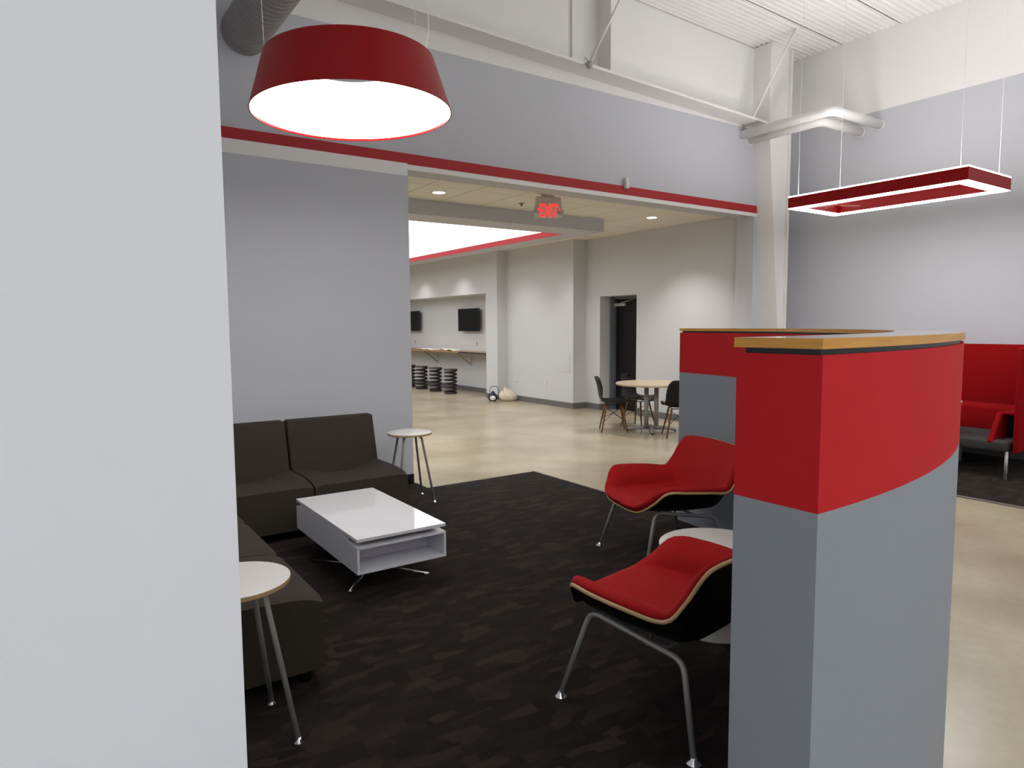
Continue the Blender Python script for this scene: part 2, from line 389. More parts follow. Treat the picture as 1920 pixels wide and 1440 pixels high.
# far room shell
cf = struct('ceiling_far_room', box(-2, 9, 6.5, 21, ZC + 0.015, ZC + 0.1), 'grid', 'white tiled ceiling of the far room', 'ceiling')
tx, ty = 0.61, 1.22
tile_me = None
for i in range(-1, 10):
    for j in range(-1, 11):
        x0, y0 = 2.44 + tx * i, 7.04 - 0 + ty * j
        x1, y1 = x0 + tx, y0 + ty
        if x1 > XF + .1 or y0 < 5.6 or y0 > 19: continue
        if x0 > 0 and x1 < 6.9 and y0 > 8.2: continue
        if tile_me is None:
            t = obj('ceiling_tile', box(0.006, tx - 0.006, 0.006, ty - 0.006, 0, 0.012), 'tile', cf); tile_me = t.data
        else:
            t = bpy.data.objects.new('ceiling_tile', tile_me); COL.objects.link(t); t.parent = cf
        if y0 < 6.5:
            t.scale = (1, (y1 - 6.51) / ty, 1); y0 = 6.51
        if x1 > XF: t.scale = ((XF - x0) / tx, t.scale[1], 1)
        t.location = (x0, y0, ZC)
struct('wall_far_left', box(-2.15, -2, 6.5, 21, 0, 3.3), 'far_wall', 'white wall closing the far room on its hidden side', 'wall')
struct('wall_far_end', box(-2, 9, 20.5, 20.7, 0, 3.3), 'far_wall', 'white wall at the hidden end of the far room', 'wall')
wd = struct('wall_far_door', merge(box(XF, 8.9, 6.5, 8.60, 0, 3.2), box(XF, 8.9, 9.55, 10.05, 0, 3.2), box(XF, 8.9, 8.60, 9.55, 2.11, 3.2), box(8.9, 9.0, 6.5, 10.1, 0, 3.2)), 'far_wall', 'white wall of the far room around the dark door', 'wall')
obj('baseboard', box(XF - 0.012, XF, 6.5, 8.60, 0, 0.11), 'baseboard', wd); obj('baseboard', box(XF - 0.012, XF, 9.55, 9.94, 0, 0.11), 'baseboard', wd)
obj('baseboard', box(XF, 8.84, 9.538, 9.55, 0, 0.11), 'baseboard', wd)
wp = struct('wall_far_panel', box(8.19, 9.0, 9.95, 12.2, 0, 3.2), 'far_wall', 'white projecting wall section between the door and the pier', 'wall')
obj('baseboard', box(8.178, 8.19, 9.94, 12.2, 0, 0.11), 'baseboard', wp); obj('baseboard', box(8.19, 8.5, 9.938, 9.95, 0, 0.11), 'baseboard', wp)
obj('access_panel', box(8.183, 8.19, 10.05, 10.34, 0.70, 1.02), 'far_wall', wp)
wq = struct('wall_far_pier', box(7.95, 9.0, 12.2, 12.65, 0, 3.2), 'far_wall', 'white wall pier beside the counter recess', 'wall')
obj('baseboard', box(7.938, 7.95, 12.19, 12.65, 0, 0.11), 'baseboard', wq); obj('baseboard', box(7.95, 8.18, 12.188, 12.2, 0, 0.11), 'baseboard', wq)
wr = struct('wall_far_recess', merge(box(8.5, 8.7, 12.65, 20.5, 0, 3.2), box(7.95, 8.5, 12.65, 20.5, 2.29, 3.2)), 'far_wall', 'white recessed wall behind the counter with a dropped header', 'wall')
obj('baseboard', box(8.488, 8.5, 12.65, 20.5, 0, 0.11), 'baseboard', wr)
# dropped luminous soffit
sf = thing('ceiling_light_soffit', 'dropped grey ceiling soffit around the glowing panel', 'soffit', kind='structure')
ZB, ZL = 2.99, 3.08
obj('soffit_frame', merge(box(-1.2, 7.07, 7.86, 8.38, ZB, ZC + .02), box(6.70, 7.07, 8.38, 19.5, ZB, ZC + .02), box(-1.2, 0.4, 8.38, 19.5, ZB, ZC + .02), box(0.4, 6.7, 19.0, 19.5, ZB, ZC + .02)), 'grey_wall', sf)
obj('red_edge', merge(box(6.69, 6.70, 8.38, 19.0, ZB, ZL), box(0.4, 6.69, 8.38, 8.39, ZB, ZL)), 'red_paint', sf)
tag(obj('luminous_panel', box(0.4, 6.69, 8.39, 19.0, ZL, ZL + 0.02), 'e_panel', sf), 'large glowing white ceiling panel')

# ------------------------------------------------------------------ curved partition
pt = thing('curved_partition', 'curved low partition with red band, grey base and maple cap', 'partition', (PC[0], PC[1], 0))
A0, A1 = -PI / 2, -0.05
def arc_solid(ri, ro, z0, z1, a0=A0, a1=A1, n=72):
    v, f = [], []
    for k in range(n + 1):
        a = a0 + (a1 - a0) * k / n; c, s = math.cos(a), math.sin(a)
        v += [(ri * c, ri * s, z0), (ro * c, ro * s, z0), (ro * c, ro * s, z1), (ri * c, ri * s, z1)]
    for k in range(n):
        b = 4 * k
        for i in range(4): f.append((b + i, b + (i + 1) % 4, b + 4 + (i + 1) % 4, b + 4 + i))
    f += [(3, 2, 1, 0), (4 * n, 4 * n + 1, 4 * n + 2, 4 * n + 3)]
    return v, f
obj('grey_base', arc_solid(RI, RO, 0.0, 1.204), 'grey_panel', pt, 'auto')
obj('red_band', arc_solid(RI, RO, 1.204, 1.519), 'red_fab_panel', pt, 'auto')
obj('reveal_strip', arc_solid(RI + 0.016, RO - 0.010, 1.519, 1.531, A0 + 0.003, A1 - 0.004), 'black_gap', pt, 'auto')
c_ = obj('wood_cap', arc_solid(RI - 0.003, RO + 0.003, 1.531, 1.552, A0 - 0.002, A1 + 0.001), ['maple_edge', 'cap_top'], pt, 'auto')
for p in c_.data.polygons:
    if abs(p.normal.z) > 0.9 and p.center.z > 1.545: p.material_index = 1

# ------------------------------------------------------------------ sofa units (local: width along x, front at y=0, depth to +y)
def sofa_unit(name, label, loc, rz, wdt=0.77):
    t = thing(name, label, 'sofa', loc, rz, 'taupe armless sofa units')
    g = 0.004
    # seat: grid top with a scoop toward the back
    nx, ny = 14, 10; D, zt = 0.80, 0.41
    v, f = [], []
    def top(i, j):
        a, b = i / nx, j / ny
        z = zt + 0.012 * math.sin(PI * min(1, b * 1.2)) - 0.085 * (math.sin(PI * a) ** 1.3) * b ** 1.3 + 0.02 * b
        if j == 0: z -= 0.022
        if j == 1: z -= 0.004
        if i in (0, nx): z -= 0.016
        return (g + a * (wdt - 2 * g), 0.004 * (j == 0) + b * D * 0.8 if j else 0.0, z)
    for j in range(ny + 1):
        for i in range(nx + 1): v.append(top(i, j))
    for j in range(ny):
        for i in range(nx): f.append((j * (nx + 1) + i, j * (nx + 1) + i + 1, (j + 1) * (nx + 1) + i + 1, (j + 1) * (nx + 1) + i))
    ring = [i for i in range(nx + 1)] + [(j + 1) * (nx + 1) + nx for j in range(ny)] + [ny * (nx + 1) + i for i in range(nx - 1, -1, -1)] + [j * (nx + 1) for j in range(ny - 1, 0, -1)]
    base = len(v)
    for i in ring: v.append((v[i][0], v[i][1], 0.075))
    n = len(ring)
    for k in range(n): f.append((ring[(k + 1) % n], ring[k], base + k, base + (k + 1) % n))
    f.append(tuple(base + k for k in range(n - 1, -1, -1)))
    obj('seat', (v, f), 'sofa', t, 'auto')
    # backrest: leaning slab, rounded
    bm = box(0.004, wdt - 0.004, -0.085, 0.085, 0.0, 0.53, 0.02, 3)
    for vv in bm.verts:
        k = vv.co.z / 0.53
        vv.co.y = vv.co.y * (1 - 0.35 * k) + 0.645 + k * 0.11
        if vv.co.y < 0.7: vv.co.y += 0.012 * math.sin(PI * vv.co.x / wdt)
        vv.co.z += 0.275
        vv.co.x = wdt / 2 + (vv.co.x - wdt / 2) * (1 - 0.004 * k)
    obj('backrest', bm, 'sofa', t, 'auto')
    for x in (0.07, wdt - 0.07):
        for y_ in (0.07, 0.66):
            obj('leg', lathe([(0.026, 0.008), (0.032, 0.076)], 16, x, y_), 'black_plastic', t, True)
    return t
sofa_unit('sofa_unit', 'taupe sofa unit on the back wall beside the small round table', (1.605, 4.99, 0), 0)
sofa_unit('sofa_unit', 'taupe sofa unit on the back wall next to the corner', (0.83, 4.99, 0), 0)
sofa_unit('sofa_unit', 'nearest taupe seat unit beside the front round side table', (0.945, 2.87, 0), PI / 2, 0.712)
sofa_unit('sofa_unit', 'middle taupe seat unit of the side row', (0.945, 3.583, 0), PI / 2, 0.705)
sofa_unit('sofa_unit', 'farthest taupe seat unit of the side row near the corner', (0.945, 4.29, 0), PI / 2, 0.69)

# ------------------------------------------------------------------ round side tables with four tube legs
def side_table(label, loc, rz, r=0.20, h=0.635, fr_=0.235):
    t = thing('side_table', label, 'side table', loc, rz, 'white round side tables with tube legs')
    obj('tabletop', lathe([(0, h - .002), (r - .003, h - .002), (r, h - .003), (r, h - .004)], 48), 'white_lam', t, 'auto')
    obj('wood_edge', lathe([(r - .004, h - .022), (r, h - .019), (r, h - .0035), (0.0, h - .0035)], 48), 'ply', t, 'auto')
    for k in range(4):
        a = PI / 4 + k * PI / 2; c, s = math.cos(a), math.sin(a)
        pts = round_corners([(0.05 * c, 0.05 * s, h - .034), (0.115 * c, 0.115 * s, h - .034), (fr_ * c, fr_ * s, 0.016)], 0.05)
        l = obj('leg', tube(pts, 0.0105, 10), 'steel', t, True)
        obj('foot_glide', lathe([(0.02, 0.008), (0.02, 0.011), (0.011, 0.018), (0.009, 0.03)], 16, fr_ * c, fr_ * s), 'chrome', l, True)
    obj('mount_plate', lathe([(0.1, h - .03), (0.1, h - .021)], 24), 'steel', t, 'auto')
    return t
side_table('white round side table by the edge of the opening, beside the back sofa', (2.655, 5.535, 0), math.radians(-7))
side_table('white round side table in front, half hidden by the white wall end', (0.538, 2.655, 0), math.radians(2))

# ------------------------------------------------------------------ coffee table
ct = thing('coffee_table', 'white gloss lift-top coffee table on thin chrome feet', 'coffee table', (1.67, 4.16, 0))
hw, hl = 0.285, 0.565
obj('tabletop', box(-hw, hw, -hl, hl, 0.362, 0.382, 0.0015, 1), 'white_gloss', ct)
for s in (-1, 1):
    x0, x1 = (hw - .014, hw) if s > 0 else (-hw, -hw + .014)
    v, f = profile_x([(-hl, .175), (hl, .175), (hl, .332), (hl - .16, .332), (hl - .17, .36), (-hl + .17, .36), (-hl + .16, .332), (-hl, .332)], x0, x1)
    obj('side_panel', (v, f), 'white_satin', ct)
obj('bottom_panel', box(-hw + .014, hw - .014, -hl, hl, .175, .187), 'white_satin', ct)
obj('upper_panel', box(-hw + .014, hw - .014, -hl, hl, .320, .332), 'white_satin', ct)
obj('divider', box(-hw + .014, hw - .014, -.34, -.328, .187, .320), 'white_satin', ct)
obj('lift_block', box(-hw + .03, hw - .03, -hl + .18, hl - .18, .332, .362), 'white_satin', ct)
obj('pedestal', lathe([(0.05, 0.02), (0.05, 0.045), (0.035, 0.05), (0.035, 0.175)], 20, 0, -.05), 'chrome', ct, True)
for sx in (-1, 1):
    for sy in (-1, 1):
        e = Vector((sx * 0.262 - 0.01, sy * 0.335 - .06, 0.022)); d = Vector((e.x, e.y, 0)).normalized()
        l = obj('foot_blade', tube([Vector((0, -.05, 0.03)), e], [0.014, 0.009], 8, True, 0.5), 'chrome', ct, True)
        obj('glide', lathe([(0.011, 0.008), (0.011, 0.016)], 12, e.x - d.x * .02, e.y - d.y * .02), 'chrome', l)

# ------------------------------------------------------------------ red lounge chairs (local: front = +x, left = +y)
KEYS = [  # ring1, ring2, rim for the half loop front -> arm -> back; (x, y, z)
    ((.25, 0, .412), (.305, 0, .407), (.335, 0, .388)),
    ((.245, .10, .412), (.302, .12, .408), (.332, .13, .389)),
    ((.235, .185, .412), (.29, .215, .415), (.315, .24, .405)),
    ((.19, .225, .408), (.25, .275, .45), (.265, .325, .47)),
    ((.14, .24, .405), (.19, .305, .49), (.205, .395, .55)),
    ((.06, .25, .402), (.08, .315, .492), (.085, .425, .552)),
    ((-.06, .25, .40), (-.08, .318, .488), (-.08, .425, .54)),
    ((-.15, .24, .397), (-.20, .31, .48), (-.225, .40, .53)),
    ((-.19, .23, .396), (-.265, .30, .50), (-.295, .385, .605)),
    ((-.215, .205, .396), (-.30, .285, .56), (-.36, .375, .715)),
    ((-.23, .16, .394), (-.32, .24, .58), (-.395, .342, .758)),
    ((-.235, .08, .392), (-.33, .13, .585), (-.425, .20, .772)),
    ((-.237, 0, .392), (-.332, 0, .585), (-.435, 0, .776)),
]
def cr(p0, p1, p2, p3, t):
    return 0.5 * ((2 * p1) + (p2 - p0) * t + (2 * p0 - 5 * p1 + 4 * p2 - p3) * t * t + (3 * p1 - p0 - 3 * p2 + p3) * t ** 3)
def shell_surface(sub=4, rad=5):
    full = [[Vector(p) for p in k] for k in KEYS]
    full += [[Vector((p[0], -p[1], p[2])) for p in k] for k in KEYS[-2:0:-1]]
    n = len(full); loops = []
    for i in range(n):
        for s in range(sub):
            t = s / sub
            loops.append([cr(full[(i - 1) % n][r], full[i][r], full[(i + 1) % n][r], full[(i + 2) % n][r], t) for r in range(3)])
    c = Vector((0.01, 0, 0.402)); rows = []
    for a, b, d in loops:
        pts = [c - (a - c) * 0.5, c, a, b, d, d + (d - b) * 0.6]
        row = []
        for k in range(3):
            for s in range(rad):
                if k == 0 and s == 0: continue
                row.append(cr(pts[k], pts[k + 1], pts[k + 2], pts[k + 3], s / rad))
        row.append(d); rows.append(row)
    return c, rows
def chair_meshes():
    c, rows = shell_surface(); n, m = len(rows), len(rows[0])
    P = [c] + [p for row in rows for p in row]
    idx = lambda i, j: 1 + (i % n) * m + j
    F = [(0, idx(i, 0), idx(i + 1, 0)) for i in range(n)] + [(idx(i, j), idx(i, j + 1), idx(i + 1, j + 1), idx(i + 1, j)) for i in range(n) for j in range(m - 1)]
    bm = bmesh.new(); vs = [bm.verts.new(p) for p in P]
    for f in F: bm.faces.new([vs[k] for k in f])
    bm.normal_update(); N = [v.normal.copy() for v in bm.verts]; bm.free()
    if N[0].z < 0: N = [-x for x in N]
    def layer(t_in, t_out, inset_top=0.0):
        # closed solid between two offsets, top pulled in at the rim so the cushion rolls over
        top = []; bot = []
        for k, p in enumerate(P):
            top.append(p + N[k] * t_in); bot.append(p + N[k] * t_out)
        return top, bot
    def solid(top, bot):
        k = len(top); f = [tuple(q) for q in F] + [tuple(k + i for i in q[::-1]) for q in F]
        f += [(idx(i, m - 1), k + idx(i, m - 1), k + idx(i + 1, m - 1), idx(i + 1, m - 1)) for i in range(n)]
        return top + bot, f
    top, bot = layer(0.040, 0.0)
    for i in range(n):       # roll the cushion edge
        for d, sc in ((1, 0.55), (2, 0.95)):
            k = idx(i, m - d); top[k] = P[k] + N[k] * 0.040 * sc
        k = idx(i, m - 1); inw = (P[idx(i, m - 2)] - P[k]); inw.normalize()
        top[k] = top[k] + inw * 0.004; bot[k] = bot[k] + inw * 0.003
    cushion = solid(top, bot)
    st, sb = layer(0.0, -0.012); shell = solid(st, sb)
    # plywood edge: ring around the rim, slightly proud
    v, f = [], []
    for i in range(n):
        k = idx(i, m - 1); out = (P[k] - P[idx(i, m - 2)]).normalized()
        v += [P[k] + N[k] * 0.0015 - out * .001, P[k] + N[k] * 0.0015 + out * .004, P[k] - N[k] * 0.0135 + out * .004, P[k] - N[k] * 0.0135 - out * .001]
    for i in range(n):
        b, d = 4 * i, 4 * ((i + 1) % n)
        for q in range(4): f.append((b + q, d + q, d + (q + 1) % 4, b + (q + 1) % 4))
    return cushion, shell, (v, f)
def lounge_chair(label, loc, rz):
    t = thing('lounge_chair', label, 'chair', loc, rz, 'red upholstered shell lounge chairs')
    cu, sh, ed = chair_meshes()
    obj('cushion', cu, 'red_fabric', t, True); obj('shell', sh, 'black_shell', t, True); obj('plywood_edge', ed, 'ply', t, True)
    for s in (-1, 1):
        pts = round_corners([(.318, .335 * s, .018), (.215, .262 * s, .392), (-.225, .262 * s, .330), (-.318, .335 * s, .018)], 0.05)
        l = obj('leg_frame', tube(pts, 0.0115, 12), 'steel', t, True)
        for x in (.318, -.318):
            obj('foot_glide', lathe([(0.030, 0.008), (0.029, 0.012), (0.013, 0.022), (0.011, 0.03)], 20, x, .335 * s), 'chrome', l, True)
    for x, z in ((.10, .352), (-.12, .328)):
        obj('cross_bar', tube([(x, -.262, z + .02), (x, -.2, z - .0), (x, .2, z), (x, .262, z + .02)], 0.009, 8), 'steel', t, True)
    return t
ch = lounge_chair('red lounge chair farther away, facing the sofas beside the curved partition', (3.404, 3.167, 0), math.atan2(.294, -.956))
dup(ch, (2.113, 1.925, 0), math.atan2(.984, -.177), 'red lounge chair nearest, seen from behind at the partition end')

# low round table between the chairs
lt = thing('low_round_table', 'low white round table between the two red lounge chairs', 'table', (2.80, 2.24, 0))
obj('tabletop', lathe([(0.286, 0.422), (0.29, 0.426), (0.29, 0.447), (0.286, 0.45), (0, 0.45)], 56), 'white_lam', lt, 'auto')
obj('stem', lathe([(0.03, 0.02), (0.03, 0.422)], 20), 'steel', lt, True)
obj('foot_disc', lathe([(0.2, 0.008), (0.2, 0.014), (0.03, 0.024)], 32), 'steel', lt, 'auto')

# ------------------------------------------------------------------ pendant lamps
dl = thing('drum_pendant_lamp', 'large red drum pendant lamp with glowing white inside', 'lamp', (1.575, 3.965, 2.838))
dl.rotation_euler = (0.0, math.radians(-1.7), math.radians(-34))
R0, R1, HD = 0.584, 0.492, 0.305
obj('shade', lathe([(R0, 0.0), (R1, HD), (R1 - .006, HD), (R0 - .006, 0.0)], 72, close=True), 'red_lamp', dl, 'auto')
obj('diffuser', lathe([(0.576, 0.008), (0.55, 0.075), (0.50, 0.15), (0.44, 0.215), (0.29, 0.262), (0.29, 0.268), (0.445, 0.222), (0.506, 0.155), (0.557, 0.08), (0.5785, 0.008)], 72, close=True), 'e_drum', dl, True)
obj('top_rim', lathe([(0.29, HD - .02), (R1 - .008, HD - .006), (R1 - .008, HD - .012), (0.29, HD - .026)], 48, close=True), 'white_steel', dl, 'auto')
for k in range(3):
    a = math.radians(-30 + 120 * k); c, s = math.cos(a), math.sin(a)
    obj('cable', tube([(R1 * .99 * c, R1 * .99 * s, HD), (R1 * .97 * c, R1 * .97 * s, zceil(1.5) - 2.84)], 0.0014, 6), 'white_steel', dl, True)
a = math.radians(-10)
obj('power_cord', tube([(R1 * .93 * math.cos(a), R1 * .93 * math.sin(a), HD - .02), (R1 * .99 * math.cos(a), R1 * .99 * math.sin(a), HD + .12), (R1 * .98 * math.cos(a), R1 * .98 * math.sin(a), zceil(1.5) - 2.84)], 0.003, 6), 'white_steel', dl, True)

rl = thing('rectangular_pendant_lamp', 'red rectangular ring pendant lamp glowing along its edges', 'lamp', (7.44, 3.775, 2.87))
LX, LY, BW, HH = 0.465, 0.91, 0.125, 0.125
def ringbox(lx, ly, bw, z0, z1):
    o = [(-lx, -ly), (lx, -ly), (lx, ly), (-lx, ly)]; i_ = [(-lx + bw, -ly + bw), (lx - bw, -ly + bw), (lx - bw, ly - bw), (-lx + bw, ly - bw)]
    v = [(x, y_, z0) for x, y_ in o + i_] + [(x, y_, z1) for x, y_ in o + i_]; f = []
    for k in range(4):
        j = (k + 1) % 4
        f += [(k, 4 + k, 4 + j, j), (8 + k, 8 + j, 12 + j, 12 + k), (k, j, 8 + j, 8 + k), (4 + k, 12 + k, 12 + j, 4 + j)]
    return v, f
obj('frame', ringbox(LX, LY, BW, 0.006, HH), 'red_lamp', rl)
obj('bottom_lens', ringbox(LX - .003, LY - .003, BW - .006, 0.0, 0.006), 'e_rect', rl)
obj('top_lens', ringbox(LX - .001, LY - .001, BW - .002, HH, HH + .012), 'e_rect_up', rl)
for sx in (-1, 1):
    for sy in (-1, 1):
        x, y_ = sx * (LX - .05), sy * (LY - .09)
        cb = obj('cable', tube([(x, y_, HH), (x, y_, zceil(7.44 + x) - 2.87)], 0.0013, 6), 'white_steel', rl, True)
        obj('canopy', lathe([(0.05, zceil(7.44 + x) - 2.89), (0.05, zceil(7.44 + x) - 2.865)], 20, x, y_), 'steel', cb, True)
obj('supply_wire', tube([(-LX + .1, LY - .3, .05), (-.1, LY - .36, .03), (.05, LY - .33, .035), (LX - .16, LY - .40, .05)], 0.004, 6), 'ply', rl, True)

# ------------------------------------------------------------------ duct and pipes
du = thing('spiral_duct', 'dark grey round spiral duct entering the wall above the drum lamp', 'duct', (1.512, 6.155, 4.06))
prof = []; yy = 0.0; v, f = [], []
SEG = 40; k = 0
while yy > -5.6:
    for dy, rr in ((0, 0.177), (-.055, 0.177), (-.06, 0.183), (-.068, 0.183)):
        for i in range(SEG):
            a = 2 * PI * i / SEG; v.append((rr * math.cos(a), yy + dy + 0.035 * math.sin(a), rr * math.sin(a)))
        k += 1
    yy -= 0.073
for r_ in range(k - 1):
    for i in range(SEG): f.append((r_ * SEG + i, r_ * SEG + (i + 1) % SEG, (r_ + 1) * SEG + (i + 1) % SEG, (r_ + 1) * SEG + i))
obj('duct_body', (v, f), 'duct', du, 'auto'); obj('wall_collar', tube([(0, .044, 0), (0, -.03, 0)], .186, 40), 'duct', du, 'auto')
for xa, ya, za, lab in ((8.09, 4.86, 4.185, 'upper white bent pipe running from the grey wall to the side wall'), (8.285, 5.12, 4.15, 'lower white bent pipe just behind the upper one')):
    p = thing('white_pipe', lab, 'pipe', (xa, 6.2, za), group='white insulated pipes')
    pts = round_corners([(0, 0, 0), (0, ya - 6.2, 0), (XR - xa, ya - 6.2, 0)], 0.12, 8)
    obj('pipe_run', tube(pts, 0.058, 20), 'white_steel', p, True)
    obj('collar', tube([(0, 0, 0), (0, -.012, 0)], 0.066, 20), 'white_steel', p, 'auto'); obj('collar', tube([(XR - xa - .012, ya - 6.2, 0), (XR - xa, ya - 6.2, 0)], 0.066, 20), 'white_steel', p, 'auto')
ms = thing('motion_sensor', 'small white motion sensor mounted on the red stripe', 'sensor', (5.905, 6.186, 3.23))
obj('housing', box(-.03, .03, -.045, 0, 0, .125, .008, 2), 'plate', ms, 'auto'); obj('lens', box(-.02, .02, -.049, -.04, .02, .065, .004, 2), 'white_lam', ms, 'auto')

# ------------------------------------------------------------------ red booth by the side wall
bo = thing('booth_sofa', 'red high-backed booth sofa with grey seat against the side wall', 'sofa', (0, 0, 0))
bo.location = (8.45, 3.7, 0)
BX, BY = 8.45, 3.7
def L(x0, x1, y0, y1, z0, z1, b=0.0): return box(x0 - BX, x1 - BX, y0 - BY, y1 - BY, z0, z1, b, 3)
obj('screen_back', L(9.00, 9.06, 2.68, 4.72, 0.28, 1.335, 0.015), 'red_felt', bo, 'auto')
obj('screen_side', L(7.90, 9.00, 2.68, 2.73, 0.28, 1.335, 0.015), 'red_felt', bo, 'auto')
obj('screen_side', L(7.90, 9.00, 4.67, 4.72, 0.28, 1.335, 0.015), 'red_felt', bo, 'auto')
bm = L(7.86, 8.98, 2.76, 4.64, 0.275, 0.395, 0.03)
obj('seat', bm, 'grey_seat', bo, 'auto')
bm = L(8.62, 8.99, 2.74, 4.66, 0.36, 0.665, 0.05)
for vv in bm.verts:
    if vv.co.x < 0.3: vv.co.x -= 0.10 * (0.665 - vv.co.z) - 0.05
obj('low_back', bm, 'red_felt', bo, 'auto')
for y0, y1, yw in ((2.885, 2.94, 2.735), (4.44, 4.495, 4.60)):
    bm = L(8.06, 8.75, y0, y1, 0.37, 0.665, 0.022)
    for vv in bm.verts:
        if vv.co.x < 0: vv.co.x -= 0.22 * (1 - (vv.co.z - .37) / .295)
    a_ = obj('arm_bolster', bm, 'red_felt', bo, 'auto')
    obj('arm_top', L(8.08, 8.75, min(y0, yw), max(y1, yw + .05), .635, .665, .012), 'red_felt', a_, 'auto')
    obj('arm_gap_shade', L(8.20, 8.75, min(y1, yw + .05) if yw > 4 else yw, max(y0, yw) if yw < 4 else yw, .38, .635), 'black_shell', a_)  # black box standing in for the shade in the hollow beside the arm
for x, y_ in ((7.89, 2.77), (7.89, 4.62), (8.56, 3.46), (8.9, 2.77), (8.9, 4.62)):
    obj('leg', tube([(x - BX, y_ - BY, 0.008), (x - BX, y_ - BY, 0.29)], 0.016, 10), 'steel', bo, True)
tb = thing('tablet_table', 'small white round table standing in front of the booth seat', 'table', (7.70, 3.62, 0))
obj('tabletop', lathe([(0.298, .722), (0.30, .725), (0.30, .738), (0.297, .74), (0, .74)], 40, 0.31, -0.06), 'white_lam', tb, 'auto')
obj('stem', tube(round_corners([(0, 0, .02), (0, 0, .70), (.31, -.06, .715)], .05), 0.016, 10), 'steel', tb, True)
obj('foot_plate', box(-.2, .12, -.18, .18, .008, .018), 'steel', tb)

# ------------------------------------------------------------------ far room: door, screens, counter, stools
dr = thing('door_1', 'dark brown door in a grey steel frame set into the far wall', 'door', (8.84, 9.075, 0), kind='structure')
obj('door_leaf', box(0.0, 0.045, -.42, .42, 0.008, 2.05), 'door', dr)
obj('frame_jamb', box(-.10, .06, .42, .475, 0, 2.11), 'frame_grey', dr); obj('frame_stop', box(-.06, .0, .395, .42, 0, 2.08), 'frame_grey', dr)
obj('frame_jamb', box(-.10, .06, -.475, -.42, 0, 2.11), 'frame_grey', dr); obj('frame_head', box(-.06, .06, -.42, .42, 2.06, 2.11), 'frame_grey', dr)
cl = obj('door_closer', box(-.055, 0, .12, .40, 1.93, 1.985, .004, 1), 'steel', dr); obj('closer_arm', tube([(-.04, .25, 1.99), (-.14, .05, 2.0), (-.03, -.12, 2.055)], .008, 6), 'steel', cl, True)
hl_ = obj('door_handle', tube([(-.0, -.34, 1.02), (-.05, -.34, 1.02), (-.05, -.24, 1.02)], .01, 8), 'steel', dr, True)
for yc, lab in ((14.13, 'black wall television beside the white pier'), (17.24, 'black wall television partly hidden by the grey wall edge')):
    tv = thing('television', lab, 'television', (8.5, yc, 1.73), math.radians(0), 'wall televisions above the counter')
    obj('case', box(-.13, -.085, -.475, .475, -.272, .272, .006, 2), 'tv_case', tv, 'auto')
    obj('screen', box(-.133, -.128, -.462, .462, -.255, .26), 'black_tv', tv)
    obj('wall_mount', box(-.09, 0, -.12, .12, -.1, .1), 'tv_case', tv)
cn = thing('wall_counter', 'long thin wooden counter in the recess under the televisions', 'counter', (8.22, 15.5, 0))
obj('worktop', box(-.25, .28, -2.84, 4.5, .955, .985), 'counter', cn)
obj('dark_end_edge', box(-.256, -.25, -2.84, -1.6, .958, .985), 'counter_dark', cn)
for y_ in (-2.55, -1.3, 0.4, 2.2):
    obj('bracket', merge(box(.25, .28, y_ - .015, y_ + .015, .62, .955), box(-.18, .28, y_ - .015, y_ + .015, .935, .955)), 'plate', cn)
    obj('bracket_brace', tube([(.26, y_, .64), (-.12, y_, .945)], .012, 6), 'ply', cn, True)
def sheet_stack(name, label, loc, rz, lx, ly, curl):
    v, f = [], []; nx, ny = 10, 3
    for j in range(ny + 1):
        for i in range(nx + 1):
            a = i / nx; z = curl * (abs(math.sin(a * PI * 2)) * 0.7 + 0.3 * a)
            v.append(((j / ny - .5) * lx, (a - .5) * ly, 0.012 + z))
    for j in range(ny):
        for i in range(nx): f.append((j * (nx + 1) + i, j * (nx + 1) + i + 1, (j + 1) * (nx + 1) + i + 1, (j + 1) * (nx + 1) + i))
    bm = bmesh.new(); vs = [bm.verts.new(p) for p in v]
    for q in f: bm.faces.new([vs[k] for k in q])
    bmesh.ops.recalc_face_normals(bm, faces=bm.faces[:])
    r = bmesh.ops.extrude_face_region(bm, geom=bm.faces[:])
    for e in r['geom']:
        if isinstance(e, bmesh.types.BMVert): e.co.z = max(0.0, e.co.z - 0.012)
    bmesh.ops.recalc_face_normals(bm, faces=bm.faces[:])
    o = tag(obj(name, bm, 'paper', None, True), label, 'papers', 'papers lying on the counter'); o.location = loc; o.rotation_euler = (0, 0, rz); return o
sheet_stack('open_book', 'open white book with raised pages on the counter', (8.12, 14.55, .985), 0.1, .3, .62, .045)
sheet_stack('paper_stack', 'flat spread of white papers at the far end of the counter', (8.15, 15.7, .985), -.1, .34, .9, .02)

def spring_stool():
    t = thing('spring_stool', 'x', 'stool', (0, 0, 0), 0, 'black coil spring stools along the counter')
    pts = []; n = 7.0; steps = int(n * 24); z0, z1 = 0.024, 0.545
    for k in range(steps + 1):
        a = 2 * PI * n * k / steps; u = k / steps
        if u < 1 / n: zz = z0 + 0.004 * u * n
        else: zz = z0 + .004 + (z1 - z0) * (u - 1 / n) / (1 - 1 / n)
        pts.append((0.138 * math.cos(a), 0.138 * math.sin(a), zz))
    obj('coil', tube(pts, 0.022, 8), 'stool', t, True)
    obj('seat', lathe([(0.14, .548), (0.168, .556), (0.17, .572), (0.165, .58), (0, .583)], 28), 'stool_seat', t, 'auto')
    return t
st = spring_stool()
labs = ['black coil spring stool nearest the white pier', 'second black coil spring stool from the white pier', 'third black coil spring stool from the white pier', 'fourth coil spring stool, mostly hidden by the grey wall edge']
for k, yv in enumerate((14.0, 14.75, 15.5, 16.2)):
    s = st if k == 0 else dup(st, (7.80, yv, 0), 0.5 * k)
    s.location = (7.80, yv, 0); s['label'] = labs[k]

